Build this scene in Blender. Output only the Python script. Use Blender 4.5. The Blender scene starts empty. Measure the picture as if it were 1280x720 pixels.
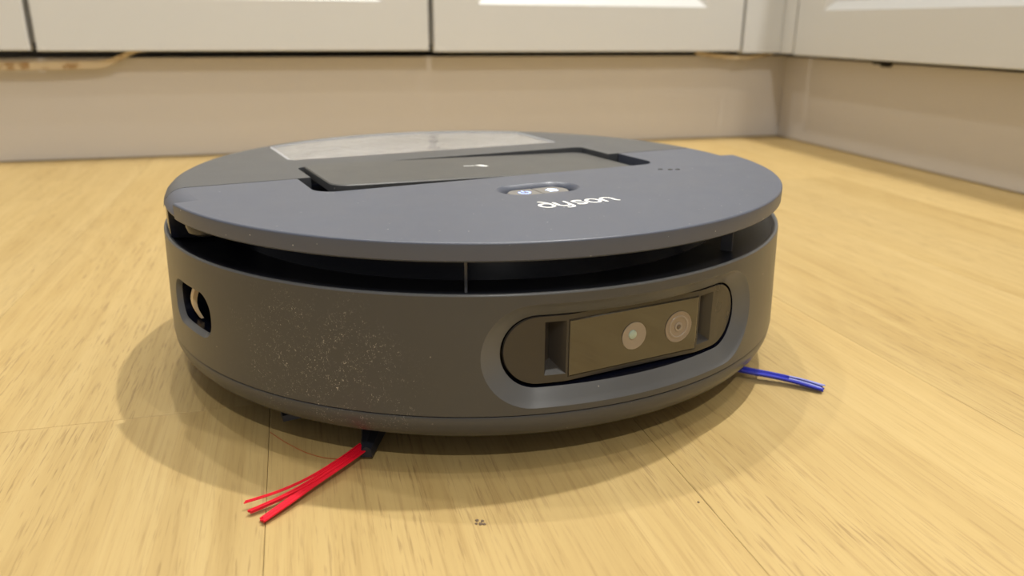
import bpy, bmesh, math, random
from mathutils import Vector, Matrix
from mathutils.geometry import delaunay_2d_cdt

R_ = math.radians
random.seed(7)
scene = bpy.context.scene
COL = scene.collection

# ------------------------------------------------------------------ camera
CAM = Vector((0.0, -0.4987, 0.1960))
cx = Vector((0.99896581, -0.04495854, 0.00678483))
cy = Vector((0.00790044, 0.31858985, 0.94785974))
cf = Vector((0.04477597, 0.94682587, -0.31861556))
cam_data = bpy.data.cameras.new('camera')
cam_data.sensor_width = 36.0
cam_data.lens = 980.0 / 1280.0 * 36.0
cam_data.clip_start = 0.01
cam_data.dof.use_dof = True
cam_data.dof.focus_distance = 0.37
cam_data.dof.aperture_fstop = 9.0
cam = bpy.data.objects.new('camera', cam_data)
cam.matrix_world = Matrix((
    (cx.x, cy.x, -cf.x, CAM.x),
    (cx.y, cy.y, -cf.y, CAM.y),
    (cx.z, cy.z, -cf.z, CAM.z),
    (0, 0, 0, 1)))
COL.objects.link(cam)
scene.camera = cam

# ------------------------------------------------------------------ world and exposure
world = bpy.data.worlds.new('room_ambient')
scene.world = world
world.use_nodes = True
bg = world.node_tree.nodes['Background']
bg.inputs['Color'].default_value = (1.0, 0.985, 0.975, 1)
bg.inputs['Strength'].default_value = 0.30
vs = scene.view_settings
vs.view_transform = 'Standard'
vs.look = 'None'
vs.gamma = 1.0
vs.use_curve_mapping = False
vs.exposure = 0.20

# ceiling downlights: x, y, power
CEIL = 2.70
LAMP_COL = (1.0, 0.98, 0.92)
LAMPS = [(0.658, 0.427, 42), (-0.22, 0.68, 14), (-0.82, 0.42, 9), (0.21, -0.14, 4), (0.45, -2.4, 36), (0.87, -0.60, 8)]

# ------------------------------------------------------------------ helpers: mesh building
class MB:
    def __init__(self):
        self.v = []; self.f = []
    def add(self, pts):
        i = len(self.v); self.v += [tuple(p) for p in pts]; return list(range(i, i + len(pts)))
    def strip(self, a, b, closed=True):
        n = len(a)
        for i in range(n if closed else n - 1):
            j = (i + 1) % n
            self.f.append((a[i], a[j], b[j], b[i]))
    def loft(self, rings, closed=True):
        ids = [self.add(r) for r in rings]
        for a, b in zip(ids, ids[1:]): self.strip(a, b, closed)
        return ids
    def fill(self, outer, holes=(), fn=None, extra=()):
        """triangulate a 2-D polygon with holes; fn maps (x, y) to 3-D"""
        pts = []; edges = []
        for loop in [outer] + list(holes):
            k = len(pts); n = len(loop)
            pts += [Vector((p[0], p[1])) for p in loop]
            edges += [(k + i, k + (i + 1) % n) for i in range(n)]
        pts += [Vector((p[0], p[1])) for p in extra]
        V, E, F, _, _, _ = delaunay_2d_cdt(pts, edges, [], 0, 1e-7)
        base = len(self.v)
        self.v += [tuple(fn(p.x, p.y)) for p in V]
        for t in F:
            c = sum((V[i] for i in t), Vector((0, 0))) / len(t)
            if inside(c, outer) and not any(inside(c, h) for h in holes):
                self.f.append(tuple(base + i for i in t))
    def box(self, lo, hi, bev=0.0):
        x0, y0, z0 = lo; x1, y1, z1 = hi
        if bev <= 0:
            i = self.add([(x0,y0,z0),(x1,y0,z0),(x1,y1,z0),(x0,y1,z0),(x0,y0,z1),(x1,y0,z1),(x1,y1,z1),(x0,y1,z1)])
            for q in ((0,3,2,1),(4,5,6,7),(0,1,5,4),(1,2,6,5),(2,3,7,6),(3,0,4,7)):
                self.f.append(tuple(i[k] for k in q))
        else:
            b = bev
            rect = lambda d: [(x0+d,y0+d),(x1-d,y0+d),(x1-d,y1-d),(x0+d,y1-d)]
            rings = [[(x,y,z) for x,y in rect(d)] for d,z in ((b,z0),(0,z0+b),(0,z1-b),(b,z1))]
            ids = self.loft(rings)
            self.f.append(tuple(reversed(ids[0]))); self.f.append(tuple(ids[-1]))
    def tube(self, pts, rad, n=8, caps=True):
        pts = [Vector(p) for p in pts]
        rad = rad if isinstance(rad, (list, tuple)) else [rad] * len(pts)
        rings = []
        for i, p in enumerate(pts):
            t = (pts[min(i+1, len(pts)-1)] - pts[max(i-1, 0)]).normalized()
            up = Vector((0,0,1)) if abs(t.z) < .9 else Vector((1,0,0))
            s = t.cross(up).normalized(); q = s.cross(t)
            rings.append([p + rad[i] * (math.cos(2*math.pi*k/n) * s + math.sin(2*math.pi*k/n) * q) for k in range(n)])
        ids = self.loft(rings)
        if caps:
            self.f.append(tuple(ids[0])); self.f.append(tuple(reversed(ids[-1])))
    def lathe(self, prof, a0=-180, a1=180, n=180, capless=True):
        full = abs(a1 - a0) >= 359.9
        m = n if full else n + 1
        rings = []
        for r, z in prof:
            rings.append([pol(r, a0 + (a1 - a0) * i / n, z) for i in range(m)])
        return self.loft(rings, closed=full)

def pol(r, az, z):
    """robot frame: azimuth in degrees from the front (-Y) towards +X"""
    a = R_(az); return (r * math.sin(a), -r * math.cos(a), z)

def inside(p, poly):
    x, y = p[0], p[1]; c = False; n = len(poly); j = n - 1
    for i in range(n):
        xi, yi = poly[i][0], poly[i][1]; xj, yj = poly[j][0], poly[j][1]
        if (yi > y) != (yj > y) and x < (xj - xi) * (y - yi) / (yj - yi) + xi: c = not c
        j = i
    return c

def stadium(cx_, cy_, hl, hh, n=20, m=14):
    """counter-clockwise stadium, half length hl and half height hh"""
    L = hl - hh; P = []
    for i in range(n): a = -90 + 180 * i / n; P.append((cx_ + L + hh * math.cos(R_(a)), cy_ + hh * math.sin(R_(a))))
    for i in range(m): P.append((cx_ + L - 2 * L * i / m, cy_ + hh))
    for i in range(n): a = 90 + 180 * i / n; P.append((cx_ - L + hh * math.cos(R_(a)), cy_ + hh * math.sin(R_(a))))
    for i in range(m): P.append((cx_ - L + 2 * L * i / m, cy_ - hh))
    return P

def rrect(cx_, cy_, hx, hy, r, n=8, m=6):
    P = []
    for (sx, sy, a0) in ((1, -1, -90), (1, 1, 0), (-1, 1, 90), (-1, -1, 180)):
        for i in range(n + 1):
            a = R_(a0 + 90 * i / n); P.append((cx_ + sx*(hx - r) + r*math.cos(a), cy_ + sy*(hy - r) + r*math.sin(a)))
        nx = {(1,-1):(1,1),(1,1):(-1,1),(-1,1):(-1,-1),(-1,-1):(1,-1)}[(sx,sy)]
        p = P[-1]; a = R_(a0 + 90)
        q = (cx_ + nx[0]*(hx - r) + r*math.cos(a), cy_ + nx[1]*(hy - r) + r*math.sin(a))
        for i in range(1, m): P.append((p[0] + (q[0]-p[0])*i/m, p[1] + (q[1]-p[1])*i/m))
    return P

def obj(name, mb, mat, parent=None, sharp=32, smooth=True, weld=True):
    me = bpy.data.meshes.new(name)
    bm = bmesh.new()
    vs_ = [bm.verts.new(p) for p in mb.v]
    for f in mb.f:
        if len(set(f)) < 3: continue
        try: bm.faces.new([vs_[i] for i in f])
        except ValueError: pass
    if weld: bmesh.ops.remove_doubles(bm, verts=bm.verts, dist=1e-6)
    loose = [v for v in bm.verts if not v.link_faces]
    bmesh.ops.delete(bm, geom=loose, context='VERTS')
    bmesh.ops.recalc_face_normals(bm, faces=bm.faces)
    if smooth:
        for f in bm.faces: f.smooth = True
        for e in bm.edges:
            if len(e.link_faces) == 2 and e.calc_face_angle(0) > R_(sharp): e.smooth = False
    bm.to_mesh(me); bm.free()
    me.materials.append(mat)
    o = bpy.data.objects.new(name, me); COL.objects.link(o)
    if parent: o.parent = parent
    return o

def empty(name, loc=(0, 0, 0), rz=0.0):
    o = bpy.data.objects.new(name, None); COL.objects.link(o)
    o.empty_display_size = 0.05
    o.location = loc; o.rotation_euler = (0, 0, rz); return o

def tag(o, label, cat, group=None):
    o['label'] = label; o['category'] = cat
    if group: o['group'] = group
    return o

def struct(o, label=None, cat=None):
    o['kind'] = 'structure'
    if label: o['label'] = label
    if cat: o['category'] = cat
    return o

# ------------------------------------------------------------------ helpers: materials
def newmat(name):
    m = bpy.data.materials.new(name); m.use_nodes = True
    nt = m.node_tree; b = nt.nodes['Principled BSDF']
    return m, nt, b

def plain(name, col, rough=0.5, spec=0.5, metal=0.0, coat=0.0, emit=None, estr=0.0):
    m, nt, b = newmat(name)
    b.inputs['Base Color'].default_value = (*col, 1); b.inputs['Roughness'].default_value = rough
    b.inputs['Specular IOR Level'].default_value = spec; b.inputs['Metallic'].default_value = metal
    b.inputs['Coat Weight'].default_value = coat
    if emit:
        b.inputs['Emission Color'].default_value = (*emit, 1); b.inputs['Emission Strength'].default_value = estr
    return m

def N(nt, t, **kw):
    n = nt.nodes.new(t)
    for k, v in kw.items():
        if hasattr(n, k): setattr(n, k, v)
        else: n.inputs[k].default_value = v
    return n

def math_(nt, op, a, b=None, clamp=False):
    n = nt.nodes.new('ShaderNodeMath'); n.operation = op; n.use_clamp = clamp
    for i, x in enumerate((a, b)):
        if x is None: continue
        if isinstance(x, (int, float)): n.inputs[i].default_value = x
        else: nt.links.new(x, n.inputs[i])
    return n.outputs[0]

def ramp(nt, fac, stops):
    n = nt.nodes.new('ShaderNodeValToRGB'); nt.links.new(fac, n.inputs[0])
    e = n.color_ramp.elements
    while len(e) < len(stops): e.new(0.5)
    for k, (p, c) in enumerate(stops):
        e[k].position = p; e[k].color = (*c, 1) if len(c) == 3 else c
    return n.outputs[0]

def mix(nt, fac, a, b, blend='MIX'):
    n = nt.nodes.new('ShaderNodeMix'); n.data_type = 'RGBA'; n.blend_type = blend
    for sock, x in ((n.inputs[0], fac), (n.inputs[6], a), (n.inputs[7], b)):
        if isinstance(x, (int, float)): sock.default_value = x
        elif isinstance(x, tuple): sock.default_value = (*x, 1)
        else: nt.links.new(x, sock)
    return n.outputs[2]

def noise(nt, vec, scale, detail=2.0, rough=0.5, dist=0.0):
    n = nt.nodes.new('ShaderNodeTexNoise')
    n.inputs['Scale'].default_value = scale; n.inputs['Detail'].default_value = detail
    n.inputs['Roughness'].default_value = rough; n.inputs['Distortion'].default_value = dist
    if vec is not None: nt.links.new(vec, n.inputs['Vector'])
    return n.outputs['Fac']

def mapping(nt, vec, scale=(1,1,1), loc=(0,0,0)):
    n = nt.nodes.new('ShaderNodeMapping'); n.inputs['Scale'].default_value = scale; n.inputs['Location'].default_value = loc
    nt.links.new(vec, n.inputs['Vector']); return n.outputs[0]

def dusty_plastic(name, col, rough, spots=(), speck=0.0, spec=0.5, dustcol=(0.55, 0.50, 0.44)):
    """matt plastic with scattered dust specks and shaped patches of dried dust (object space)"""
    m, nt, b = newmat(name)
    tc = nt.nodes.new('ShaderNodeTexCoord'); o = tc.outputs['Object']
    fac = None
    if speck > 0:
        v = nt.nodes.new('ShaderNodeTexVoronoi'); v.inputs['Scale'].default_value = 260
        nt.links.new(o, v.inputs['Vector'])
        d = math_(nt, 'LESS_THAN', v.outputs['Distance'], 0.10)
        sel = nt.nodes.new('ShaderNodeSeparateColor'); nt.links.new(v.outputs['Color'], sel.inputs[0])
        pick = math_(nt, 'LESS_THAN', sel.outputs[0], speck)
        amt = math_(nt, 'MULTIPLY', sel.outputs[1], 0.75)
        fac = math_(nt, 'MULTIPLY', math_(nt, 'MULTIPLY', d, pick), amt)
    for (c, rad, s) in spots:
        vd = nt.nodes.new('ShaderNodeVectorMath'); vd.operation = 'DISTANCE'
        nt.links.new(o, vd.inputs[0]); vd.inputs[1].default_value = c
        fall = math_(nt, 'SUBTRACT', 1.0, math_(nt, 'DIVIDE', vd.outputs['Value'], rad), clamp=True)
        big = noise(nt, o, 70, 3, 0.6)
        fine = noise(nt, o, 900, 2, 0.7, 1.2)
        t = math_(nt, 'MULTIPLY', fall, math_(nt, 'MULTIPLY', math_(nt, 'SUBTRACT', big, 0.40, clamp=True), 5.0))
        g = math_(nt, 'MULTIPLY', math_(nt, 'SUBTRACT', fine, 0.60, clamp=True), 5.0)
        k = math_(nt, 'MULTIPLY', math_(nt, 'MULTIPLY', t, g), s, clamp=True)
        fac = k if fac is None else math_(nt, 'ADD', fac, k, clamp=True)
    soft = noise(nt, o, 30, 3, 0.6)
    bc = mix(nt, math_(nt, 'MULTIPLY', soft, 0.12), col, tuple(min(1, c * 1.9 + .01) for c in col))
    if fac is not None:
        bc = mix(nt, fac, bc, dustcol)
    nt.links.new(bc, b.inputs['Base Color'])
    rr = math_(nt, 'ADD', math_(nt, 'MULTIPLY', soft, 0.10), rough - 0.05)
    nt.links.new(rr, b.inputs['Roughness'])
    b.inputs['Specular IOR Level'].default_value = spec
    bn = nt.nodes.new('ShaderNodeBump'); bn.inputs['Strength'].default_value = 0.06; bn.inputs['Distance'].default_value = 0.0004
    nt.links.new(noise(nt, o, 2500, 1, 0.5), bn.inputs['Height']); nt.links.new(bn.outputs[0], b.inputs['Normal'])
    return m

def oak(name):
    m, nt, b = newmat(name)
    tc = nt.nodes.new('ShaderNodeTexCoord'); oi = nt.nodes.new('ShaderNodeObjectInfo')
    off = nt.nodes.new('ShaderNodeVectorMath'); off.operation = 'MULTIPLY_ADD'
    cmb = nt.nodes.new('ShaderNodeCombineXYZ')
    for i in range(3): nt.links.new(oi.outputs['Random'], cmb.inputs[i])
    nt.links.new(cmb.outputs[0], off.inputs[0]); off.inputs[1].default_value = (3.1, 17.0, 7.0)
    nt.links.new(tc.outputs['Object'], off.inputs[2])
    p = off.outputs[0]
    # slow warp so the growth lines wander and form loops
    wv = nt.nodes.new('ShaderNodeTexNoise'); wv.inputs['Scale'].default_value = 1.0; wv.inputs['Detail'].default_value = 2
    nt.links.new(mapping(nt, p, (4.5, 2.2, 1)), wv.inputs['Vector'])
    rings = math_(nt, 'FRACT', math_(nt, 'MULTIPLY', wv.outputs['Fac'], 11.0))
    rings = ramp(nt, rings, [(0.0, (0.0,)*3), (0.55, (0.75,)*3), (0.86, (1.0,)*3), (1.0, (0.0,)*3)])
    streak = noise(nt, mapping(nt, p, (75, 2.6, 1)), 1.0, 4, 0.62, 0.4)
    fine = noise(nt, mapping(nt, p, (560, 13.0, 1)), 1.0, 3, 0.65, 0.3)
    pores = noise(nt, mapping(nt, p, (760, 40.0, 1)), 1.0, 2, 0.6)
    cloud = noise(nt, mapping(nt, p, (9, 2.2, 1)), 1.0, 3, 0.55)
    c = ramp(nt, streak, [(0.25, (0.440, 0.297, 0.111)), (0.5, (0.520, 0.362, 0.143)), (0.75, (0.590, 0.430, 0.187))])
    c = mix(nt, math_(nt, 'MULTIPLY', rings, 0.22), c, (0.620, 0.459, 0.202))
    c = mix(nt, ramp(nt, cloud, [(0.35, (0.0,)*3), (0.75, (0.5,)*3)]), c, (0.600, 0.449, 0.211))
    c = mix(nt, ramp(nt, fine, [(0.50, (0.0,)*3), (0.78, (0.50,)*3)]), c, (0.340, 0.214, 0.078))
    msk = noise(nt, mapping(nt, p, (14, 3.5, 1)), 1.0, 2, 0.5)
    pm = math_(nt, 'MULTIPLY', ramp(nt, pores, [(0.56, (0.0,)*3), (0.68, (1.0,)*3)]), ramp(nt, msk, [(0.38, (0.12,)*3), (0.62, (0.55,)*3)]))
    c = mix(nt, pm, c, (0.235, 0.140, 0.056))
    # plank to plank shade
    sh = math_(nt, 'ADD', math_(nt, 'MULTIPLY', oi.outputs['Random'], 0.10), 0.86)
    hv = nt.nodes.new('ShaderNodeHueSaturation'); nt.links.new(sh, hv.inputs['Value']); nt.links.new(c, hv.inputs['Color'])
    nt.links.new(hv.outputs[0], b.inputs['Base Color'])
    b.inputs['Roughness'].default_value = 0.50; b.inputs['Specular IOR Level'].default_value = 0.35
    bn = nt.nodes.new('ShaderNodeBump'); bn.inputs['Strength'].default_value = 0.25; bn.inputs['Distance'].default_value = 0.0004
    nt.links.new(math_(nt, 'SUBTRACT', fine, math_(nt, 'MULTIPLY', pm, 0.7)), bn.inputs['Height'])
    nt.links.new(bn.outputs[0], b.inputs['Normal'])
    return m

def painted(name, col, rough=0.45, var=0.06, spec=0.4):
    m, nt, b = newmat(name)
    tc = nt.nodes.new('ShaderNodeTexCoord')
    n = noise(nt, mapping(nt, tc.outputs['Object'], (3, 3, 3)), 1.0, 3, 0.5)
    nt.links.new(mix(nt, math_(nt, 'MULTIPLY', n, var * 2), col, tuple(c * 0.86 for c in col)), b.inputs['Base Color'])
    b.inputs['Roughness'].default_value = rough; b.inputs['Specular IOR Level'].default_value = spec
    return m

SC = pol(0.187, -50, 0.049); SC2 = pol(0.187, -40, 0.041); SC3 = pol(0.187, -60, 0.04)
M_SHELL = dusty_plastic('graphite_shell', (0.056, 0.056, 0.058), 0.33, spots=[(SC, 0.052, 1.5), (SC2, 0.035, 1.2)], speck=0.06, dustcol=(0.66, 0.62, 0.56))
M_PLATE = dusty_plastic('blue_grey_plate', (0.080, 0.091, 0.126), 0.36, speck=0.30, dustcol=(0.55, 0.55, 0.55))
M_REAR = dusty_plastic('grey_rear_cover', (0.070, 0.073, 0.080), 0.38, speck=0.05)
M_FLAP = dusty_plastic('grey_flap', (0.066, 0.067, 0.068), 0.38, speck=0.08)
M_BEZEL = dusty_plastic('dark_bezel', (0.100, 0.104, 0.112), 0.30, speck=0.04)
M_MODULE = dusty_plastic('module_satin', (0.035, 0.031, 0.028), 0.26)
M_BLACK = plain('slot_black', (0.004, 0.005, 0.012), 0.22, 0.5)
M_LEDGE = plain('slot_ledge', (0.012, 0.013, 0.020), 0.35, 0.5)
M_RIB = plain('slot_rib', (0.11, 0.11, 0.12), 0.4)
M_GLASSBLK = plain('smoked_glass', (0.012, 0.010, 0.009), 0.06, 1.0, coat=0.6)
M_LENSRING = plain('lens_ring', (0.26, 0.205, 0.155), 0.3)
M_LENSRING2 = plain('lens_ring_pale', (0.30, 0.25, 0.20), 0.30)
M_LENSCORE = plain('lens_core', (0.36, 0.46, 0.40), 0.10, coat=1.0)
M_LENSDARK = plain('lens_brown', (0.12, 0.085, 0.06), 0.15, coat=0.6)
M_WHITE = plain('white_print', (0.78, 0.78, 0.78), 0.5)
M_BTN = plain('button_grey', (0.20, 0.19, 0.18), 0.42)
M_LEDB = plain('led_blue', (0.3, 0.4, 0.9), 0.4, emit=(0.28, 0.40, 1.0), estr=1.6)
M_LEDW = plain('led_white', (0.6, 0.7, 1.0), 0.4, emit=(0.62, 0.76, 1.0), estr=1.9)
M_RED = plain('red_nylon', (0.74, 0.002, 0.022), 0.5)
M_BLUE = plain('blue_nylon', (0.030, 0.040, 0.50), 0.35)
M_BLUETIP = plain('pale_blue_nylon', (0.35, 0.38, 0.80), 0.3)
M_BRUSHARM = plain('brush_arm_black', (0.018, 0.020, 0.028), 0.3)
M_RUBBER = plain('wheel_rubber', (0.015, 0.015, 0.016), 0.7)
M_GOLD = plain('brass_contact', (0.78, 0.62, 0.40), 0.35)
M_OAK = oak('oak_plank')
M_SUB = plain('joint_dark', (0.34, 0.23, 0.11), 0.8)
M_DOOR = painted('cabinet_paint', (0.67, 0.675, 0.67), 0.42)
M_PLINTH = painted('plinth_paint', (0.67, 0.625, 0.58), 0.38, 0.10)
M_CARC = painted('carcass_board', (0.42, 0.40, 0.36), 0.6)
M_DARKGAP = plain('shade_and_clip_black', (0.03, 0.028, 0.026), 0.8)  # painted shade below the carcasses; also colours the dark plinth clip
M_TOP = painted('worktop_stone', (0.50, 0.48, 0.44), 0.35)
M_WALL = painted('wall_paint', (0.72, 0.69, 0.63), 0.8)
M_CEIL = painted('ceiling_paint', (0.80, 0.78, 0.74), 0.9)

# clear bin lid
def clear_mat():
    m, nt, b = newmat('clear_bin_plastic')
    b.inputs['Base Color'].default_value = (0.95, 0.95, 0.97, 1)
    b.inputs['Roughness'].default_value = 0.10
    b.inputs['Transmission Weight'].default_value = 0.85
    b.inputs['IOR'].default_value = 1.50
    tc = nt.nodes.new('ShaderNodeTexCoord')
    bn = nt.nodes.new('ShaderNodeBump'); bn.inputs['Strength'].default_value = 0.5; bn.inputs['Distance'].default_value = 0.0012
    nt.links.new(noise(nt, tc.outputs['Object'], 90, 2, 0.5), bn.inputs['Height']); nt.links.new(bn.outputs[0], b.inputs['Normal'])
    return m
M_CLEAR = clear_mat()
def bin_mat():
    m, nt, b = newmat('bin_contents')
    tc = nt.nodes.new('ShaderNodeTexCoord')
    n = noise(nt, mapping(nt, tc.outputs['Object'], (1, 2.5, 1)), 55, 4, 0.65)
    nt.links.new(ramp(nt, n, [(0.35, (0.34, 0.30, 0.30)), (0.55, (0.58, 0.55, 0.56)), (0.72, (0.80, 0.74, 0.66))]), b.inputs['Base Color'])
    b.inputs['Roughness'].default_value = 0.5
    return m
M_BIN = bin_mat()

def tape_mat():
    m, nt, b = newmat('worn_seal_strip')
    tc = nt.nodes.new('ShaderNodeTexCoord')
    n = noise(nt, tc.outputs['Object'], 38, 3, 0.6)
    c = ramp(nt, n, [(0.55, (0.66, 0.54, 0.36)), (0.68, (0.34, 0.19, 0.06)), (0.75, (0.62, 0.50, 0.34))])
    nt.links.new(c, b.inputs['Base Color']); b.inputs['Roughness'].default_value = 0.5
    return m
M_TAPE = tape_mat()

# ------------------------------------------------------------------ setting: floor planks
K = Vector((0.5674, 0.9702, 0.0))        # inner corner of the two plinths
TB, TR = R_(13.2), R_(11.6)               # the two runs are slightly out of square
TF = R_(12.6)
fm = MB()
fm.box((-2.6, -3.2, -0.03), (0.8, 0.7, -0.0042))
floor = obj('floor', fm, M_SUB)
floor.location = K; floor.rotation_euler = (0, 0, TF)
struct(floor, 'light oak plank floor under the robot vacuum', 'floor')
PW, PL, GAP = 0.184, 1.22, 0.0002
pm_ = MB(); b_ = 0.0004
x0, x1, y0, y1 = GAP/2, PW - GAP/2, GAP/2, PL - GAP/2
rect = lambda d: [(x0+d,y0+d),(x1-d,y0+d),(x1-d,y1-d),(x0+d,y1-d)]
ids = pm_.loft([[(x,y,z) for x,y in rect(d)] for d,z in ((0,-0.004),(0,-0.00018),(b_,0.0))])
pm_.f.append(tuple(ids[-1])); pm_.f.append(tuple(reversed(ids[0])))
# plank edges fall at a = -0.899 and a = -0.715 in the corner frame
first = None
joints = {0: -0.905, 1: -1.62, 2: -1.18, 3: -0.55, -1: -1.30, -2: -0.62, -3: -1.05, -4: -0.42, -5: -0.80}
for col_ in range(-9, 9):
    ax = -0.899 + col_ * PW
    if ax > 0.25 or ax < -2.4: continue
    # the plank left of the edge at -0.899 ends at the joint seen beside the robot
    jy = joints.get(col_ + 1, -0.3 - 0.83 * ((col_ * 0.37) % 1.0))
    for k in range(-2, 3):
        yb = jy + k * PL
        if yb > 0.65 or yb + PL < -3.0: continue
        if first is None:
            pl = obj('plank', pm_, M_OAK, floor, smooth=False); first = pl
        else:
            pl = bpy.data.objects.new('plank', first.data); COL.objects.link(pl); pl.parent = floor
        pl.location = (ax, yb, 0)

# ------------------------------------------------------------------ setting: walls, ceiling, plinths
wm = MB(); wm.box((-3.0, 0.60, 0.0), (0.9, 0.70, CEIL))
wall_b = obj('wall_back', wm, M_WALL); wall_b.location = K; wall_b.rotation_euler = (0, 0, TB)
struct(wall_b, 'plain painted wall behind the back cabinets', 'wall')
wm = MB(); wm.box((0.60, -3.4, 0.0), (0.70, 0.60, CEIL))
wall_r = obj('wall_right', wm, M_WALL); wall_r.location = K; wall_r.rotation_euler = (0, 0, TR)
struct(wall_r, 'plain painted wall behind the right cabinets', 'wall')
cm = MB(); cm.box((-3.2, -3.5, CEIL), (0.9, 0.7, CEIL + 0.06))
ceil_ = obj('ceiling', cm, M_CEIL); ceil_.location = K; ceil_.rotation_euler = (0, 0, TF)
struct(ceil_, 'plain white ceiling with recessed downlights', 'ceiling')

tm = MB(); tm.box((-2.2, 0.0, 0.001), (0.0165, 0.016, 0.1465), 0.001)
tr = obj('trim_1', tm, M_PLINTH); tr.location = K; tr.rotation_euler = (0, 0, TB)
struct(tr, 'beige plinth board under the back cabinets', 'plinth')
tm = MB(); tm.box((0.0, -2.4, 0.001), (0.016, -0.0005, 0.1445), 0.001)
tr = obj('trim_2', tm, M_PLINTH); tr.location = K; tr.rotation_euler = (0, 0, TR)
struct(tr, 'beige plinth board under the right cabinet', 'plinth')

# ------------------------------------------------------------------ cabinets
def door_mesh(w, z0, z1, t=0.020, rail=0.071, bw=0.014, bd=0.012):
    """shaker door in a local frame: x 0..w, front at y=0 (faces -y), recessed centre panel returned apart"""
    mb = MB()
    rc = lambda d, y: [(d, y, z0 + d), (w - d, y, z0 + d), (w - d, y, z1 - d), (d, y, z1 - d)]
    e = 0.0012
    ids = mb.loft([rc(0, t), rc(0, e), rc(e, 0), rc(rail, 0), rc(rail + bw, bd)])
    mb.f.append(tuple(ids[0]))
    pn = MB(); i = pn.add(rc(rail + bw - 0.0005, bd)) ; pn.f.append(tuple(i))
    j = pn.add(rc(rail + bw - 0.0005, bd + 0.004)); pn.f.append(tuple(reversed(j))); pn.strip(i, j)
    return mb, pn

def cabinet(name, run, start, width, z0, label, mirror=False):
    """run 'b' (along the back wall) or 'r' (along the right wall); doors 40 mm proud of the plinth"""
    OV = 0.040
    if run == 'b':
        ang = TB; base = K + Matrix.Rotation(TB, 3, 'Z') @ Vector((start, -OV, 0))
    else:
        ang = TR - math.pi / 2; base = K + Matrix.Rotation(TR, 3, 'Z') @ Vector((-OV, -start, 0))
    e = empty(name, base, ang)
    tag(e, label, 'cabinet', 'painted base cabinets')
    c = MB(); zt = 0.868
    c.box((0.0005, 0.0215, z0 + 0.010), (width - 0.0005, 0.56, zt))
    obj('carcass', c, M_CARC, e)
    g = MB(); g.box((0.003, 0.024, z0 + 0.0055), (width - 0.003, 0.56, z0 + 0.0095))  # near-black sheet, paints the unlit gap between carcass and plinth
    obj('underside_shade', g, M_DARKGAP, e)
    dm, pn = door_mesh(width - 0.0065, z0, zt - 0.004)
    d = obj('door', dm, M_DOOR, e, smooth=False); d.location = (0.00325, 0, 0)
    obj('panel', pn, M_DOOR, d, smooth=False)
    return e

# seams of the back run at a = -1.214, -0.661, -0.116
cabinet('base_cabinet', 'b', -1.764, 0.5485, 0.1575, 'base cabinet cut by the left edge, above the loose beige strip')
cabinet('base_cabinet', 'b', -1.2135, 0.5515, 0.1565, 'wide base cabinet above the plinth, second from the left edge')
cabinet('base_cabinet', 'b', -0.6605, 0.5445, 0.1545, 'base cabinet behind the right half of the robot, beside the corner post')
cabinet('base_cabinet', 'r', 0.080, 0.60, 0.1495, 'base cabinet on the right wall, directly beside the corner post')
cabinet('base_cabinet', 'r', 0.681, 0.60, 0.1495, 'base cabinet on the right wall, the one farther from the corner post')

# corner post: an L of two boards between the runs
cp = empty('corner_post', K + Matrix.Rotation(TB, 3, 'Z') @ Vector((-0.115, -0.040, 0)), TB)
tag(cp, 'narrow painted corner post between the back and right cabinets', 'post')
m1 = MB(); m1.box((0, 0.0, 0.1515), (0.0745, 0.018, 0.864), 0.001); obj('board', m1, M_DOOR, cp)
m2 = MB(); m2.box((0.0752, -0.0365, 0.1510), (0.092, 0.018, 0.864), 0.001)
o2 = obj('board', m2, M_DOOR, cp)

# worktops
wt = MB(); wt.box((-2.2, -0.062, 0.870), (0.598, 0.598, 0.908), 0.002)
o = obj('worktop', wt, M_TOP); o.location = K; o.rotation_euler = (0, 0, TB)
tag(o, 'stone worktop over the back cabinets', 'worktop')
wt = MB(); wt.box((-0.062, -2.4, 0.870), (0.560, -0.064, 0.908), 0.002)
o = obj('worktop', wt, M_TOP); o.location = K; o.rotation_euler = (0, 0, TR)
tag(o, 'stone worktop over the right cabinets', 'worktop')

# loose sealing strips under the doors
def ribbon(path, h, t):
    """path of (a, b, z of the lower edge); a thin upright band h tall and t thick"""
    mb = MB(); rings = []
    for i, (a, b, z) in enumerate(path):
        hh = h(i / (len(path) - 1)) if callable(h) else h
        rings.append([(a, b, z), (a, b + t, z), (a, b + t, z + hh), (a, b, z + hh)])
    ids = mb.loft(rings); mb.f.append(tuple(ids[0])); mb.f.append(tuple(reversed(ids[-1])))
    return mb
def sm(t): t = max(0, min(1, t)); return t * t * (3 - 2 * t)
P = []
for i in range(50):
    t = i / 49; a = -1.42 + 0.345 * t
    P.append((a, -0.012 - 0.010 * math.sin(3 * t), 0.1315 + 0.0005 * math.sin(9 * t) + 0.0235 * sm((t - 0.80) / 0.20)))
o = obj('sealing_strip', ribbon(P, lambda t: 0.0105 - 0.0045 * sm((t - .75) / .25), 0.0022), M_TAPE)
o.location = K; o.rotation_euler = (0, 0, TB)
tag(o, 'stained beige sealing strip hanging loose under the left cabinets', 'strip')
P = []
for i in range(40):
    t = i / 39; a = -0.185 + 0.155 * t
    P.append((a, -0.004 - 0.024 * math.sin(math.pi * t), 0.1475 - 0.0070 * math.sin(math.pi * t)))
o = obj('sealing_strip', ribbon(P, 0.0062, 0.0020), M_TAPE); o.location = K; o.rotation_euler = (0, 0, TB)
tag(o, 'short beige sealing strip bowed out under the corner post', 'strip')
mb = MB(); mb.box((-0.024, -0.285, 0.1425), (-0.001, -0.268, 0.1485), 0.001); mb.box((-0.012, -0.282, 0.139), (-0.0005, -0.271, 0.1425), 0.001)
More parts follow.
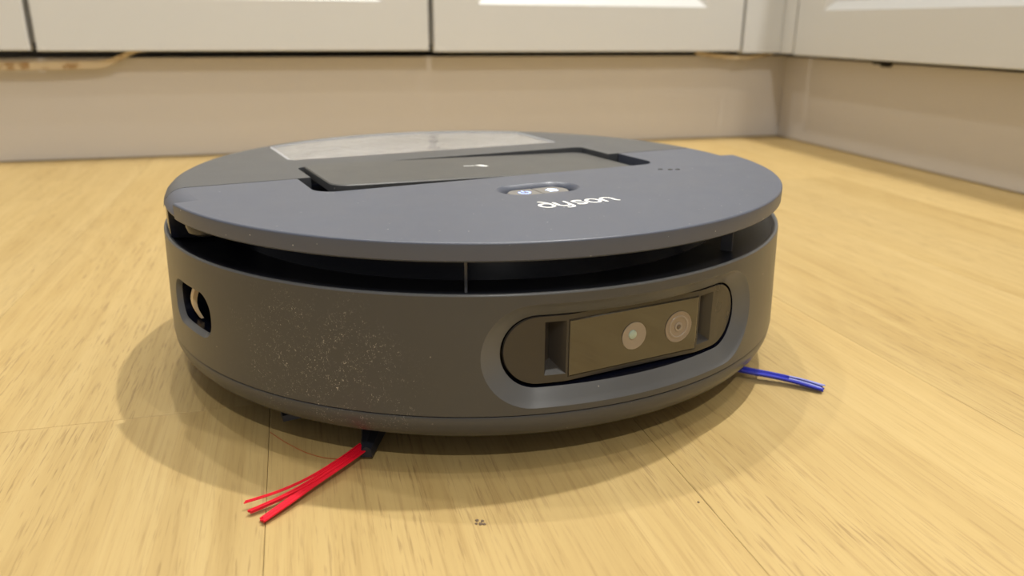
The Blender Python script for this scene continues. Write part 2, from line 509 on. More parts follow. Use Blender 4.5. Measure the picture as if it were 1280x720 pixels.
o = obj('plinth_clip', mb, M_DARKGAP); o.location = K; o.rotation_euler = (0, 0, TR)
tag(o, 'small dark plinth clip under the right cabinet', 'clip')

# ------------------------------------------------------------------ ceiling downlights
LAMP_LABELS = ['round recessed downlight above the right-hand worktop near the corner', 'round recessed downlight above the middle of the back cabinets',
               'round recessed downlight above the left end of the back cabinets', 'round recessed downlight right above the robot vacuum',
               'round recessed downlight in the middle of the ceiling behind the camera', 'round recessed downlight above the right-hand worktop nearest the camera']
for i, (x, y, w) in enumerate(LAMPS):
    e = empty('downlight', (x, y, CEIL))
    tag(e, LAMP_LABELS[i], 'lamp', 'ceiling downlights')
    mb = MB(); mb.lathe([(0.034, -0.001), (0.036, -0.006), (0.045, -0.004), (0.048, -0.0005), (0.034, -0.0005)], n=40)
    obj('ring', mb, M_CEIL, e)
    mb = MB(); mb.lathe([(0.0001, -0.0022), (0.0345, -0.0022), (0.0345, -0.0008)], n=40)
    obj('lens', mb, plain('lamp_lens', (1, 1, 1), 0.5, emit=LAMP_COL, estr=20), e)
    ld = bpy.data.lights.new('downlight_bulb', 'AREA'); ld.shape = 'DISK'; ld.size = 0.066
    ld.energy = w; ld.color = LAMP_COL
    lo = bpy.data.objects.new('bulb', ld); COL.objects.link(lo); lo.parent = e; lo.location = (0, 0, -0.008)

# ------------------------------------------------------------------ robot vacuum
YAW = 24.7
robot = empty('robot_vacuum', (0, 0, 0), R_(YAW))
tag(robot, 'round dark grey robot vacuum with front camera window on the oak floor', 'robot vacuum')
Winv = Matrix.Rotation(-R_(YAW), 3, 'Z')
def W(x, y, z): return Winv @ Vector((x, y, z))

Z_SEAM, Z_RIM = 0.0312, 0.0868
def RS(z): return 0.1860 + (Z_RIM - z) / (Z_RIM - Z_SEAM) * 0.0017
RB = 0.1865
def cyl(s, z, dr=0.0): return pol(RS(z) - dr, math.degrees(s / RB), z)

# opening for the camera module: lofted scoop between an outer and an inner stadium
BZ_OUT = stadium(0.0, 0.0583, R_(24.3) * RB, 0.0243, 22, 30)
BZ_IN = stadium(0.0, 0.0586, R_(21.6) * RB, 0.0171, 22, 30)
PORTS = []
for sgn in (-1, 1):
    c = sgn * R_(76.0) * RB
    PORTS.append((rrect(c, 0.0582, 0.0236, 0.0120, 0.0105), rrect(c, 0.0587, 0.0223, 0.0106, 0.0093)))

mb = MB()
S = math.pi * RB
nS, nZ = 360, 14
outer = [(-S + 2*S*i/nS, Z_SEAM) for i in range(nS + 1)] + [(S - 2*S*i/nS, Z_RIM) for i in range(nS + 1)]
holes = [BZ_OUT] + [p[0] for p in PORTS]
ext = []
for i in range(nS + 1):
    for k in range(1, nZ):
        p = (-S + 2*S*i/nS, Z_SEAM + (Z_RIM - Z_SEAM) * k / nZ)
        if any(inside(p, h) for h in holes): continue
        if min(min((p[0]-q[0])**2 + (p[1]-q[1])**2 for q in h) for h in holes) < 0.0016**2: continue
        ext.append(p)
mb.fill(outer, holes, lambda x, y: cyl(x, y), ext)
obj('bumper_shell', mb, M_SHELL, robot, sharp=60)

mb = MB()
rings = []
for t, d in ((0.0, 0.0), (0.06, 0.0003), (0.14, 0.0009), (0.4, 0.0022), (0.7, 0.0038), (0.92, 0.0049), (1.0, 0.0055)):
    rings.append([cyl(a[0] + (b[0]-a[0])*t, a[1] + (b[1]-a[1])*t, d) for a, b in zip(BZ_OUT, BZ_IN)])
mb.loft(rings)
bez = obj('camera_bezel', mb, M_BEZEL, robot, sharp=45)
mb = MB()
mb.loft([[cyl(p[0], p[1], d) for p in BZ_IN] for d in (0.0055, 0.012, 0.026)])
mb.fill(BZ_IN, (), lambda x, y: cyl(x, y, 0.026), [(R_(a) * RB, 0.0586) for a in range(-18, 19, 3)])
obj('recess', mb, M_BLACK, bez)

# side ports
for (po, pi) in PORTS:
    mb = MB()
    mb.loft([[cyl(a[0] + (b[0]-a[0])*t, a[1] + (b[1]-a[1])*t, d) for a, b in zip(po, pi)] for t, d in ((0, 0), (0.15, 0.0003), (0.6, 0.0014), (1.0, 0.0030))])
    port = obj('side_port', mb, M_BEZEL, robot, sharp=45)
    mb = MB(); mb.loft([[cyl(p[0], p[1], d) for p in pi] for d in (0.0030, 0.015)])
    cs = sum(p[0] for p in pi) / len(pi)
    mb.fill(pi, (), lambda x, y: cyl(x, y, 0.015), [(cs + k * .004, 0.059) for k in (-3, -1, 0, 1, 3)])
    obj('port_recess', mb, M_BLACK, port)
    mb = MB()
    for (o0, wd) in ((-0.0120, 0.0050), (-0.0058, 0.0012)):
        rr = []
        for k in range(9):
            z = 0.0495 + 0.019 * k / 8
            bulge = 0.0070 - 0.0030 * math.sin(math.pi * k / 8)
            rr.append([cyl(cs + o0 + 0.0015 * k / 8, z, bulge), cyl(cs + o0 + wd + 0.0015 * k / 8, z, bulge - .0005), cyl(cs + o0 + wd + 0.0015 * k / 8, z, bulge + .001), cyl(cs + o0 + 0.0015 * k / 8, z, bulge + .001)])
        mb.loft(rr)
    obj('charging_contact', mb, M_GOLD, port)

# rim, ledge and the dark slot
mb = MB(); mb.lathe([(0.18600, 0.0868), (0.18585, 0.0874), (0.18530, 0.0878), (0.18440, 0.0877), (0.18360, 0.0870), (0.1826, 0.0858)], n=240)
obj('bumper_rim', mb, M_BEZEL, robot, sharp=50)
mb = MB(); mb.lathe([(0.1826, 0.0858), (0.1800, 0.0846), (0.1700, 0.0838), (0.1520, 0.0836)], n=200)
obj('slot_ledge', mb, M_LEDGE, robot)
mb = MB(); mb.lathe([(0.1530, 0.0834), (0.1520, 0.090), (0.1525, 0.1022)], n=160)
obj('lidar_drum', mb, M_BLACK, robot)
mb = MB()
mb.lathe([(0.1838, 0.0872), (0.1836, 0.1022)], 87, 273, 120); mb.lathe([(0.155, 0.0838), (0.155, 0.1022)], 87, 273, 60)
for az in (87, 273):
    i = mb.add([pol(0.155, az, 0.0838), pol(0.1838, az, 0.0868), pol(0.1836, az, 0.1022), pol(0.155, az, 0.1022)]); mb.f.append(tuple(i))
obj('rear_band', mb, M_BLACK, robot)
for az in (-26.3, 26.3):
    mb = MB()
    a = R_(az); rx = Vector((math.sin(a), -math.cos(a), 0)); tx = Vector((math.cos(a), math.sin(a), 0))
    pts = []
    for z in (0.0838, 0.1022):
        for (r, t) in ((0.166, -.0006), (0.172, -.0006), (0.172, .0006), (0.166, .0006)):
            pts.append(rx * r + tx * t + Vector((0, 0, z)))
    i = mb.add(pts)
    for q in ((0,1,5,4),(1,2,6,5),(2,3,7,6),(3,0,4,7)): mb.f.append(tuple(i[k] for k in q))
    obj('slot_rib', mb, M_RIB, robot, smooth=False)
for az in (-76.5, 76.5):
    cxp = pol(0.1735, az, 0)
    mb = MB()
    prof = [(0.0001, 0.0945), (0.006, 0.0947), (0.0085, 0.0962), (0.0095, 0.099), (0.0095, 0.102)]
    mb.loft([[(cxp[0] + r * math.cos(2*math.pi*k/32), cxp[1] + r * math.sin(2*math.pi*k/32), z) for k in range(32)] for r, z in prof])
    obj('bump_switch', mb, M_SHELL, robot)

# lower ring and underside
mb = MB(); mb.lathe([(0.1850, 0.0306), (0.1872, 0.0305), (0.1875, 0.0300), (0.1870, 0.0255), (0.1856, 0.0222), (0.1832, 0.0193), (0.1795, 0.0172), (0.172, 0.0160), (0.0002, 0.0158)], n=240)
obj('base_ring', mb, M_SHELL, robot, sharp=50)
mb = MB(); mb.lathe([(0.1877, 0.0312), (0.1862, 0.0311), (0.1862, 0.0304), (0.1870, 0.0303)], n=240)
obj('base_groove', mb, M_BLACK, robot)
for sx in (-1, 1):
    mb = MB(); n = 40; rings = []
    for (dx, r) in ((-0.012, 0.001), (-0.012, 0.031), (-0.009, 0.034), (0.009, 0.034), (0.012, 0.031), (0.012, 0.001)):
        rings.append([(sx * 0.115 + dx, 0.01 + r * math.cos(2*math.pi*k/n), 0.034 + r * math.sin(2*math.pi*k/n)) for k in range(n)])
    mb.loft(rings); obj('drive_wheel', mb, M_RUBBER, robot)

# ---- front top plate
ZT, ZB = 0.1105, 0.1018
A_STEP, A_SEAM = 79.0, 91.2
bev = lambda r, k: (r - .0011 * (1 - math.sin(R_(k))), ZT - .0011 * (1 - math.cos(R_(k))))
FP = [bev(0.1859, 15 * k) for k in range(7)] + [(0.1859, 0.1062), (0.1858, 0.1026), (0.1850, ZB)]
SP = [(0.1730, ZT), (0.1749, ZT - .0002), (0.1768, ZT - .0006), (0.1785, ZT - .0013), (0.1800, ZT - .0021), (0.1814, ZT - .0033), (0.1826, 0.1058), (0.1836, 0.1042), (0.1842, 0.1026), (0.1838, ZB)]
azs = []
nA = 150
azs += [(-A_SEAM + (A_SEAM - A_STEP) * i / 8, SP) for i in range(9)]
azs += [(-A_STEP + 2 * A_STEP * i / nA, FP) for i in range(nA + 1)]
azs += [(A_STEP + (A_SEAM - A_STEP) * i / 8, SP) for i in range(9)]
YS = 0.0036
def arc_corner(cx0, cy0, r, a0, a1, n=8): return [(cx0 + r*math.cos(R_(a0 + (a1-a0)*i/n)), cy0 + r*math.sin(R_(a0 + (a1-a0)*i/n))) for i in range(n + 1)]
pocket = [(0.1120, YS)] + arc_corner(0.1000, -0.0295, 0.0120, 0, -90) + arc_corner(-0.1000, -0.0295, 0.0120, -90, -180) + [(-0.1120, YS)]
BUT_O = stadium(0.001, -0.0800, 0.0245, 0.0140, 20, 10)
BUT_I = stadium(0.001, -0.0800, 0.0215, 0.0112, 20, 10)
top_out = [pol(p[0][0], a, 0)[:2] for a, p in azs] + pocket
bot_out = [pol(p[-1][0], a, 0)[:2] for a, p in azs] + pocket
mb = MB()
mb.fill(top_out, [BUT_O], lambda x, y: (x, y, ZT))
mb.fill(bot_out, [BUT_I], lambda x, y: (x, y, ZB))
mb.loft([[pol(p[k][0], a, p[k][1]) for a, p in azs] for k in range(10)], closed=False)
wall = [pol(azs[-1][1][0][0], A_SEAM, 0)[:2]] + pocket + [pol(azs[0][1][0][0], -A_SEAM, 0)[:2]]
mb.loft([[(x, y, ZT) for x, y in wall], [(x, y, ZB) for x, y in wall]], closed=False)
mb.loft([[(p[0] + (q[0]-p[0])*t, p[1] + (q[1]-p[1])*t, z) for p, q in zip(BUT_O, BUT_I)] for t, z in ((0, ZT), (0.25, ZT - .0004), (0.7, ZT - .0018), (1, ZT - .0034), (1, ZB))])
plate = obj('top_plate', mb, M_PLATE, robot, sharp=40, weld=False)

# buttons
mb = MB(); mb.fill(BUT_I, (), lambda x, y: (x, y, 0.1040)); obj('button_well', mb, M_BLACK, robot)
half = stadium(0.001, -0.0800, 0.0182, 0.0086, 16, 2)
for sgn, mled in ((-1, M_LEDB), (1, M_LEDW)):
    poly = [(x, y) for x, y in half if (x - 0.001) * sgn > 0.0003]
    ytop, ybot = -0.0800 + 0.0086, -0.0800 - 0.0086
    xc = 0.001 + sgn * 0.0003
    # order round the half stadium
    if sgn > 0: poly = [(xc, ybot)] + [p for p in poly] + [(xc, ytop)]
    else: poly = [(xc, ytop)] + [p for p in poly] + [(xc, ybot)]
    poly = sorted(poly, key=lambda p: math.atan2(p[1] + 0.0800, p[0] - (0.001 + sgn * 0.006)))
    mb = MB()
    cxm = 0.001 + sgn * 0.009; cym = -0.08
    sc = lambda k: [(cxm + (x - cxm) * k, cym + (y - cym) * k) for x, y in poly]
    ids = mb.loft([[(x, y, 0.1040) for x, y in poly], [(x, y, 0.1083) for x, y in poly], [(x, y, 0.1087) for x, y in sc(0.95)]])
    mb.fill(sc(0.95), (), lambda x, y: (x, y, 0.1087))
    bt = obj('button', mb, M_BTN, robot, sharp=35)
    mb = MB(); lx, ly = 0.001 + sgn * 0.0085, -0.0800
    zi = 0.10885
    if sgn < 0:   # power symbol: open ring and a bar
        ring = lambda r: [(lx + r * math.sin(R_(a)), ly + r * math.cos(R_(a)), zi) for a in range(38, 323, 8)]
        mb.loft([ring(0.0036), ring(0.0024)], closed=False)
        i = mb.add([(lx - .0005, ly + .0008, zi), (lx + .0005, ly + .0008, zi), (lx + .0005, ly + .0042, zi), (lx - .0005, ly + .0042, zi)]); mb.f.append(tuple(i))
    else:         # small house
        i = mb.add([(lx - .0027, ly - .0032, zi), (lx + .0027, ly - .0032, zi), (lx + .0027, ly + .0005, zi), (lx + .0040, ly + .0005, zi), (lx, ly + .0040, zi), (lx - .0040, ly + .0005, zi), (lx - .0027, ly + .0005, zi)])
        mb.f.append(tuple(i))
    obj('led_icon', mb, mled, bt, smooth=False)

# ---- rear cover
YR = 0.0046
azr = [A_SEAM + 0.35 + (360 - 2 * (A_SEAM + 0.35)) * i / 140 for i in range(141)]
RP = [(0.1730, ZT), (0.1768, ZT - .0006), (0.1800, ZT - .0021), (0.1826, 0.1058), (0.1841, 0.1026), (0.1845, 0.1000)]
inner = [(-0.1040, YR)] + arc_corner(-0.0985, 0.0360, 0.0055, 180, 90, 5) + arc_corner(0.0985, 0.0360, 0.0055, 90, 0, 5) + [(0.1040, YR)]
rtop = [pol(RP[0][0], a, 0)[:2] for a in azr] + inner
XW, YW, RW = 0.1025, 0.0700, 0.1712
aw = math.degrees(math.asin(XW / RW))
win = [(-XW + 0.004, YW), (XW - 0.004, YW), (XW, YW + 0.004)] + [(RW * math.sin(R_(aw - 2*aw*i/40)), RW * math.cos(R_(aw - 2*aw*i/40))) for i in range(41)] + [(-XW, YW + 0.004)]
mb = MB()
mb.fill(rtop, [win], lambda x, y: (x, y, ZT))
mb.loft([[pol(r, a, z) for a in azr] for r, z in RP], closed=False)
w1 = [pol(0.173, azr[-1], 0)[:2]] + inner + [pol(0.173, azr[0], 0)[:2]]
mb.loft([[(x, y, ZT) for x, y in w1], [(x, y, 0.098) for x, y in w1]], closed=False)
mb.loft([[(x, y, ZT) for x, y in win], [(x, y, 0.1010) for x, y in win]])
rear = obj('rear_cover', mb, M_REAR, robot, sharp=40)
# bin below the clear window
mb = MB()
mb.loft([[(x * k, 0.115 + (y - 0.115) * k, z) for x, y in win] for k, z in ((1.0, 0.1060), (0.97, 0.1010), (0.95, 0.0965))])
w2 = [(x * .95, 0.115 + (y - 0.115) * .95) for x, y in win]
grid = [(-.09 + .006 * i, .074 + .006 * k) for i in range(31) for k in range(16)]
grid = [p for p in grid if inside(p, [(x * .95, .115 + (y - .115) * .93) for x, y in w2])]
rnd = random.Random(3)
hmap = {}
def lump(x, y):
    return (x, y, 0.0965 + 0.0022 * (math.sin(x * 170 + y * 90) * math.cos(y * 210 - x * 60) + 0.6 * math.sin(x * 410) * math.sin(y * 370)))
mb.fill(w2, (), lump, grid)
binp = obj('dust_bin', mb, M_BIN, robot, sharp=60)
wi = [(x * .992, 0.115 + (y - 0.115) * .992) for x, y in win]
mb = MB()
ids = mb.loft([[(x, y, z) for x, y in wi] for z in (0.1075, 0.1097)])
mb.fill(wi, (), lambda x, y: (x, y, 0.1097)); mb.fill(wi, (), lambda x, y: (x, y, 0.1075))
obj('bin_window', mb, M_CLEAR, robot, sharp=35)
# pale edge of the clear lid
mb = MB()
wo = [(x * .9995, 0.115 + (y - 0.115) * .9995) for x, y in win]; wj = [(x * .975, 0.115 + (y - 0.115) * .975) for x, y in win]
mb.loft([[(x, y, 0.1098) for x, y in wo], [(x, y, 0.1104) for x, y in [(a[0]*.5+b[0]*.5, a[1]*.5+b[1]*.5) for a, b in zip(wo, wj)]], [(x, y, 0.1100) for x, y in wj]])
obj('window_frame', mb, plain('frosted_edge', (0.42, 0.43, 0.46), 0.3), robot, sharp=60)

# pocket floor and handle flap (sits slightly askew, left side up)
mb = MB(); mb.box((-0.1125, -0.0422, 0.0955), (0.1125, 0.0416, 0.0990)); obj('handle_pocket', mb, M_BLACK, robot, smooth=False)
fl_o = rrect(0, 0, 0.1015, 0.0372, 0.010)
mb = MB()
ids = mb.loft([[(x, y, -0.0048) for x, y in fl_o], [(x, y, -0.0006) for x, y in fl_o]])
sc_ = rrect(0, 0, 0.1009, 0.0366, 0.0096)
mb.loft([[(x, y, -0.0006) for x, y in fl_o], [(x, y, 0) for x, y in sc_]])
mb.fill(sc_, (), lambda x, y: (x, y, 0)); mb.fill(fl_o, (), lambda x, y: (x, y, -0.0048))
flap = obj('handle_flap', mb, M_FLAP, robot, sharp=30)
flap.location = (0, 0.0010, 0.1101); flap.rotation_euler = (0, R_(1.45), 0)
# tiny printed mark on the flap: a row of small letters and a leaf
mb = MB()
for k, (x, w_) in enumerate(((-0.0072, .0012), (-0.0054, .0012), (-0.0036, .0012), (-0.0018, .0012))):
    i = mb.add([(x, .0002, 1.5e-4), (x + w_, .0002, 1.5e-4), (x + w_, .0026, 1.5e-4), (x, .0026, 1.5e-4)]); mb.f.append(tuple(i))
lp = [(0.0006, 0.0024), (0.0018, 0.0034), (0.0034, 0.0030), (0.0048, 0.0036), (0.0062, 0.0026), (0.0070, 0.0004), (0.0084, -0.0022), (0.0062, -0.0040), (0.0040, -0.0036), (0.0028, -0.0012)]
mb.fill(lp, (), lambda x, y: (x, y, 1.5e-4))
obj('printed_mark', mb, M_WHITE, flap, smooth=False)

# three tiny microphone holes
for (x, y) in ((0.0990, -0.0610), (0.1045, -0.0640), (0.1090, -0.0655)):
    mb = MB()
    mb.loft([[(x + r * math.cos(2*math.pi*k/20), y + r * math.sin(2*math.pi*k/20), z) for k in range(20)] for r, z in ((0.0016, ZT + 5e-5), (0.0014, ZT + 2.5e-4), (0.0009, ZT + 1e-4), (0.0002, ZT + 1e-4))])
    obj('microphone_hole', mb, M_BLACK, robot)

# brand lettering on the plate: flat rounded strokes
def stroke_mesh(paths, hw, org, sx, sy, z):
    mb = MB()
    for q_, path in enumerate(paths):
        z += 7e-5 * q_
        pts = [Vector((org[0] + p[0] * sx, org[1] + p[1] * sy)) for p in path]
        L, Rr = [], []
        for i, p in enumerate(pts):
            t = (pts[min(i+1, len(pts)-1)] - pts[max(i-1, 0)]).normalized(); n = Vector((-t.y, t.x)) * hw
            L.append(p + n); Rr.append(p - n)
        mb.loft([[(p.x, p.y, z) for p in L], [(p.x, p.y, z) for p in Rr]], closed=False)
        for e_, d_ in ((pts[0], pts[0] - pts[1]), (pts[-1], pts[-1] - pts[-2])):
            a = math.atan2(d_.y, d_.x)
            i = mb.add([(e_.x + hw * math.cos(a + R_(q)), e_.y + hw * math.sin(a + R_(q)), z + 3e-5) for q in range(-90, 91, 30)]); mb.f.append(tuple(i))
    return mb
def arc(cx0, cy0, rx, ry, a0, a1, n=18): return [(cx0 + rx * math.cos(R_(a0 + (a1-a0)*i/n)), cy0 + ry * math.sin(R_(a0 + (a1-a0)*i/n))) for i in range(n + 1)]
LET = {
    'd': [arc(0.5, 0.5, 0.46, 0.46, 0, 360, 30), arc(0.30, 0.50, 0.66, 0.98, 72, 0)[:-1] + [(0.96, 0.45), (0.94, 0.25)]],
    'y': [[(0.04, 0.98), (0.04, 0.5)] + arc(0.46, 0.44, 0.42, 0.40, 180, 360), [(0.88, 0.98), (0.88, 0.0)] + arc(0.46, 0.0, 0.42, 0.40, 0, -110)],
    's': [arc(0.52, 0.74, 0.36, 0.23, 35, 265, 16) + arc(0.48, 0.26, 0.38, 0.23, 88, -145, 16)],
    'o': [arc(0.5, 0.5, 0.46, 0.46, 0, 360, 30)],
    'n': [[(0.04, 0.02), (0.04, 0.55)] + arc(0.46, 0.54, 0.42, 0.40, 180, 0) + [(0.88, 0.30), (0.93, 0.08), (1.02, 0.02)]],
}
penx = -0.0205
for ch, adv in (('d', 0.0096), ('y', 0.0094), ('s', 0.0083), ('o', 0.0090), ('n', 0.01)):
    mb = stroke_mesh(LET[ch], 0.00098, (penx, -0.1252), 0.0074, 0.0090, ZT + 1.2e-4)
    obj('letter', mb, M_WHITE, robot, smooth=False)
    penx += adv

# ---- camera module behind the opening
AM = 11.9
def RM(azd):
    a = abs(azd)
    if a <= AM: return 0.1770 / math.cos(R_(a))
    return 0.18089 + 0.0003 * sm((a - AM) / 7.0)
C0 = 0.0   # centre offset in degrees
def mod(azd, z, dr=0.0): return pol(RM(azd) + dr, azd + C0, z)
RMD = 0.1800
face = [(x, y) for x, y in stadium(0, 0.0589, R_(21.1) * RMD, 0.0160, 20, 40)]
VZ0, VZ1 = 0.0466, 0.0722
def vent_rect(a0, a1): return [(R_(a0)*RMD, VZ0), (R_(a1)*RMD, VZ0), (R_(a1)*RMD, VZ1), (R_(a0)*RMD, VZ1)]
VL, VR = vent_rect(-15.2, -12.0), vent_rect(12.0, 15.2)
mb = MB()
ext = [(R_(a * 0.75) * RMD, z) for a in range(-28, 29) for z in (0.046, 0.0505, 0.055, 0.0595, 0.064, 0.0685, 0.0725)]
ext = [p for p in ext if inside(p, stadium(0, 0.0589, R_(20.9) * RMD - .001, 0.0150, 20, 4)) and not inside(p, [(VL[0][0]-.0008, VZ0-.0008), (VL[1][0]+.0008, VZ0-.0008), (VL[1][0]+.0008, VZ1+.0008), (VL[0][0]-.0008, VZ1+.0008)]) and not inside(p, [(VR[0][0]-.0008, VZ0-.0008), (VR[1][0]+.0008, VZ0-.0008), (VR[1][0]+.0008, VZ1+.0008), (VR[0][0]-.0008, VZ1+.0008)])]
mp = lambda x, y: mod(math.degrees(x / RMD), y)
mb.fill(face, [VL, VR], mp, ext)
mb.loft([[mp(x, y) for x, y in face], [pol(RM(math.degrees(x/RMD)) - .0006, math.degrees(x/RMD) * 1.008 + C0, 0.0589 + (y - 0.0589) * 1.02) for x, y in face], [pol(RM(math.degrees(x/RMD)) - .012, math.degrees(x/RMD) + C0, y) for x, y in face]])
module = obj('camera_module', mb, M_MODULE, robot, sharp=35)
for rect_, sgn in ((VL, -1), (VR, 1)):
    mb = MB()
    a_out = math.degrees(rect_[0][0] / RMD) if sgn < 0 else math.degrees(rect_[1][0] / RMD)
    a_in = math.degrees(rect_[1][0] / RMD) if sgn < 0 else math.degrees(rect_[0][0] / RMD)
    av = a_out + (a_in - a_out) * 0.42
    P4 = [mod(a_out, VZ0), mod(a_in, VZ0), mod(a_in, VZ1), mod(a_out, VZ1)]
    V2 = [mod(av, VZ0 + 0.0050, -0.0075), mod(av, VZ1 - 0.0030, -0.0075)]
    i = mb.add(P4 + V2)
    for q in ((0, 1, 4), (1, 2, 5, 4), (2, 3, 5), (3, 0, 4, 5)): mb.f.append(tuple(i[k] for k in q))
    obj('vent_groove', mb, M_MODULE, module, smooth=False)
GA, GZ0, GZ1 = 11.55, 0.0451, 0.0722
def glass_poly(d): return [mod(-GA + d * 320, GZ0 + d), mod(GA - d * 320, GZ0 + d), mod(GA - d * 320, GZ1 - d), mod(-GA + d * 320, GZ1 - d)]
nrm = Vector(pol(1, C0, 0))
off = lambda P_, k: [Vector(p) + nrm * k for p in P_]
mb = MB(); i = mb.loft([off(glass_poly(-0.0004), -0.001), off(glass_poly(-0.0004), 0.00008)]); mb.f.append(tuple(i[-1]))  # black border painted in as the dark gap round the glass
obj('glass_gap_line', mb, M_BLACK, module, smooth=False)
mb = MB(); i = mb.loft([off(glass_poly(0.0), -0.001), off(glass_poly(0.0), 0.0003), off(glass_poly(0.0004), 0.0005)]); mb.f.append(tuple(i[-1]))
glass = obj('glass_panel', mb, M_GLASSBLK, module, smooth=False)
def lens(azd, z, prof, mats):
    c = Vector(mod(azd, z)) + nrm * 0.0006
    # stay on the flat panel
    tx = Vector((math.cos(R_(C0)), math.sin(R_(C0)), 0)); tz = Vector((0, 0, 1))
    first_ = None
    for (name, pr, mt, *sh_) in prof:
        cc = c + (tx * sh_[0] + tz * sh_[1] if sh_ else Vector((0, 0, 0)))
        mb = MB()
        mb.loft([[cc + nrm * h + r * (math.cos(2*math.pi*k/40) * tx + math.sin(2*math.pi*k/40) * tz) for k in range(40)] for r, h in pr])
        o = obj(name, mb, mt, glass, sharp=30)
lens(-0.40, 0.0587, [('lens_ring', [(0.0068, 0), (0.0067, 0.0003), (0.0060, 0.0003), (0.0024, 0.0001), (0.0001, 0.0001)], M_LENSRING2), ('lens_core', [(0.0023, 0.0001), (0.0021, 0.0006), (0.0014, 0.0009), (0.0001, 0.0010)], M_LENSCORE, -0.0010, 0.0008)], None)
lens(7.95, 0.0587, [('lens_ring', [(0.0079, 0), (0.0078, 0.0003), (0.0070, 0.0003), (0.0066, 0.0001), (0.0052, 0.0002), (0.0048, 0.0001), (0.0022, 0.0001)], M_LENSRING), ('lens_band', [(0.0058, 0.0002), (0.0056, 0.0004), (0.0050, 0.0004), (0.0048, 0.0002)], M_LENSRING2), ('lens_core', [(0.0023, 0.0002), (0.0021, 0.0005), (0.0014, 0.0005), (0.0012, 0.0003)], M_LENSRING2), ('lens_pupil', [(0.0013, 0.0003), (0.0008, 0.0007), (0.0001, 0.0008)], M_LENSDARK)], None)

# ---- side brushes
def bez3(p0, p1, p2, n=14):
    p0, p1, p2 = Vector(p0), Vector(p1), Vector(p2)
    return [p0 * (1-t)**2 + p1 * 2*t*(1-t) + p2 * t*t for t in [i / n for i in range(n + 1)]]
# red brush, front left
sb = empty('side_brush', (0, 0, 0)); sb.parent = robot
pts_hub = W(-0.055, -0.118, 0.010)
mb = MB(); mb.loft([[(pts_hub.x + r * math.cos(2*math.pi*k/28), pts_hub.y + r * math.sin(2*math.pi*k/28), z) for k in range(28)] for r, z in ((0.001, 0.0065), (0.012, 0.0065), (0.014, 0.009), (0.014, 0.0165))])
obj('hub', mb, M_BRUSHARM, sb)
def arm(p0, p1, w0, w1, h, zb0, zb1):
    mb = MB(); p0 = Vector((*p0, 0)); p1 = Vector((*p1, 0)); d = (p1 - p0).normalized(); s = Vector((-d.y, d.x, 0)); rings = []
    for i in range(9):
        t = i / 8; c = p0 + (p1 - p0) * t; w_ = w0 + (w1 - w0) * t; z = zb0 + (zb1 - zb0) * t; hh = h * (1 - 0.35 * t)
        rings.append([W(*(c + s * x + Vector((0, 0, z + y)))) for x, y in ((-w_, 0), (-w_*.8, hh * .75), (0, hh), (w_*.8, hh * .75), (w_, 0))])
    ids = mb.loft(rings); mb.f.append(tuple(ids[0])); mb.f.append(tuple(reversed(ids[-1]))); return mb
obj('brush_arm', arm((-0.0500, -0.1330), (-0.0527, -0.1708), 0.0095, 0.0028, 0.0085, 0.0085, 0.0020), M_BRUSHARM, sb)
obj('brush_arm', arm((-0.060, -0.120), (-0.0995, -0.1370), 0.008, 0.0036, 0.0060, 0.0085, 0.0050), M_BRUSHARM, sb)
def tuft(ctrl, count, rad, seed, jag):
    """ctrl: list of (x, y, z, half width); bristles run side by side through the control points"""
    rr = random.Random(seed); mb = MB(); n = len(ctrl)
    for k in range(count):
        f = (k + 0.5) / count * 2 - 1 + rr.uniform(-.06, .06); lay = rr.choice((0, 1, 2)) * rad * 1.2; j = rr.uniform(-1, 1) * jag
        pts = []
        for i, (x, y, z, hw) in enumerate(ctrl):
            a = ctrl[max(i-1, 0)]; b = ctrl[min(i+1, n-1)]
            d = Vector((b[0]-a[0], b[1]-a[1], 0)).normalized(); sd = Vector((-d.y, d.x, 0))
            e = d * j if i == n - 1 else Vector((0, 0, 0))
            pts.append(Vector((x, y, z + lay)) + sd * hw * f + e)
        fine = []
        for i in range(n - 1):
            p0, p1, p2, p3 = pts[max(i-1,0)], pts[i], pts[i+1], pts[min(i+2,n-1)]
            for q in range(5):
                t = q / 5
                fine.append(0.5 * (2*p1 + (p2-p0)*t + (2*p0-5*p1+4*p2-p3)*t*t + (3*p1-p0-3*p2+p3)*t**3))
        fine.append(pts[-1])
        mb.tube([W(*p) for p in fine], rad, 6)
    return mb
obj('bristle_tuft', tuft([(-0.0535, -0.1655, 0.0042, .0030), (-0.0620, -0.1795, 0.0040, .0028), (-0.0725, -0.1945, 0.0030, .0024), (-0.0812, -0.2078, 0.0022, .0021), (-0.0890, -0.2185, 0.0012, .0019)], 22, 0.00040, 1, 0.0010), M_RED, sb)
obj('bristle_tuft', tuft([(-0.0550, -0.1650, 0.0044, .0024), (-0.0630, -0.1790, 0.0044, .0022), (-0.0737, -0.1936, 0.0036, .0018), (-0.0842, -0.2043, 0.0028, .0013), (-0.0957, -0.2128, 0.0016, .0010)], 12, 0.00040, 2, 0.0010), M_RED, sb)
obj('bristle_tuft', tuft([(-0.0560, -0.1645, 0.0048, .0008), (-0.0642, -0.1784, 0.0048, .0006), (-0.0752, -0.1923, 0.0042, .0004), (-0.0862, -0.2016, 0.0036, .0004), (-0.0991, -0.2086, 0.0030, .0004)], 2, 0.00035, 3, 0.0006), M_RED, sb)

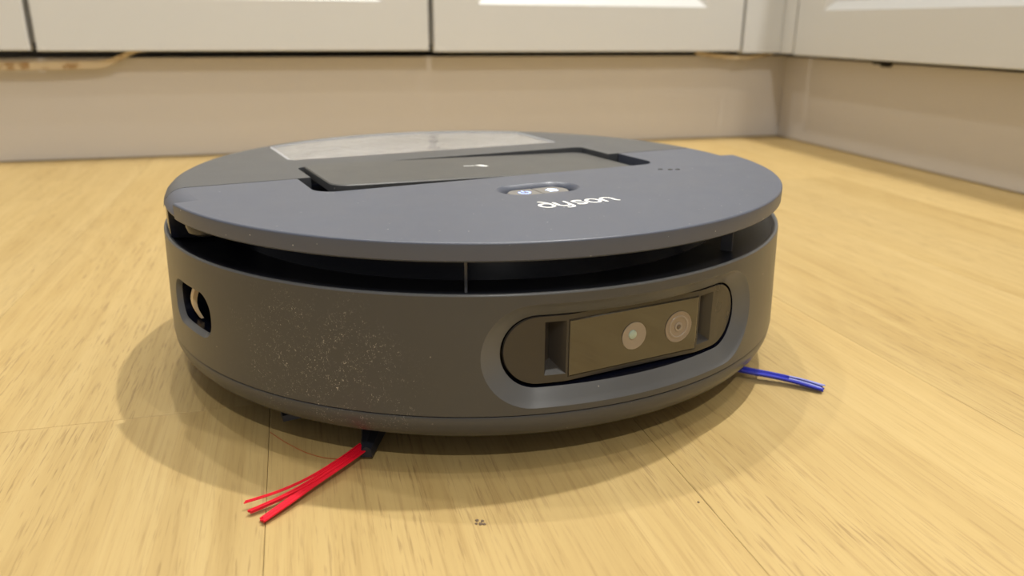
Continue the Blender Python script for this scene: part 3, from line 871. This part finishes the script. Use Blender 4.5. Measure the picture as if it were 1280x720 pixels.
# blue brush, front right
sb2 = empty('side_brush', (0, 0, 0)); sb2.parent = robot
hub2 = W(0.108, -0.060, 0.010)
mb = MB(); mb.loft([[(hub2.x + r * math.cos(2*math.pi*k/28), hub2.y + r * math.sin(2*math.pi*k/28), z) for k in range(28)] for r, z in ((0.001, 0.0065), (0.012, 0.0065), (0.014, 0.009), (0.014, 0.0165))])
obj('hub', mb, M_BRUSHARM, sb2)
obj('brush_arm', arm((0.112, -0.062), (0.149, -0.082), 0.010, 0.0050, 0.0075, 0.0085, 0.0030), M_BRUSHARM, sb2)
obj('bristle_tuft', tuft([(0.1440, -0.0800, 0.0055, .0036), (0.1580, -0.0873, 0.0048, .0034), (0.1765, -0.0945, 0.0034, .0031), (0.1945, -0.1050, 0.0016, .0032)], 20, 0.00046, 5, 0.0012), M_BLUE, sb2)
obj('bristle_tips', tuft([(0.1790, -0.0953, 0.0046, .0022), (0.1865, -0.0993, 0.0040, .0026), (0.1950, -0.1048, 0.0030, .0030)], 6, 0.00040, 6, 0.0012), M_BLUETIP, sb2)

# ------------------------------------------------------------------ small things on the floor
mb = MB()
hp = [(-0.1046, -0.1422, 0.0), (-0.0960, -0.1515, 0.0), (-0.0837, -0.1623, 0.0), (-0.0735, -0.1680, 0.0), (-0.0635, -0.1696, 0.0)]
cur = []
for i in range(len(hp) - 1):
    for k in range(6):
        t = k / 6; a, b = Vector(hp[i]), Vector(hp[i+1]); cur.append(a.lerp(b, t))
cur.append(Vector(hp[-1]))
for _ in range(4): cur = [cur[0]] + [(cur[i-1] + cur[i] * 2 + cur[i+1]) / 4 for i in range(1, len(cur) - 1)] + [cur[-1]]
for i in range(len(cur)): cur[i].z = 0.00035
mb.tube(cur, 0.00022, 6)
o = obj('hair', mb, plain('hair_orange', (0.42, 0.13, 0.03), 0.4))
tag(o, 'thin orange hair lying on the floor left of the red bristles', 'hair')

def crumbs(name, c, parts, mat, label, cat):
    mb = MB(); rr = random.Random(11)
    for (dx, dy, r) in parts:
        rings = []
        for (k, h) in ((1.0, 0.0), (0.95, 0.45), (0.6, 0.85), (0.08, 1.0)):
            rings.append([(dx + r * k * math.cos(2*math.pi*q/9) * (1 + .2 * math.sin(q * 2.3 + dx * 900)), dy + r * k * math.sin(2*math.pi*q/9), h * r * .8) for q in range(9)])
        ids = mb.loft(rings); mb.f.append(tuple(ids[-1]))
    o = obj(name, mb, mat); o.location = c; return tag(o, label, cat)
M_CRUMB = plain('crumb_brown', (0.16, 0.11, 0.07), 0.8)
crumbs('crumb', (0.0003, -0.2208, 0.0), [(-0.0010, 0.0010, 0.0008), (0.0012, 0.0006, 0.0007), (-0.0013, -0.0012, 0.0006), (0.0005, -0.0014, 0.0009), (0.0020, -0.0016, 0.0007)], M_CRUMB,
       'small cluster of grey brown crumbs on the floor in front of the robot', 'crumb')
crumbs('speck', (0.0953, -0.2099, 0.0), [(0, 0, 0.0006)], M_CRUMB, 'single dark speck on the floor below the camera window', 'speck')
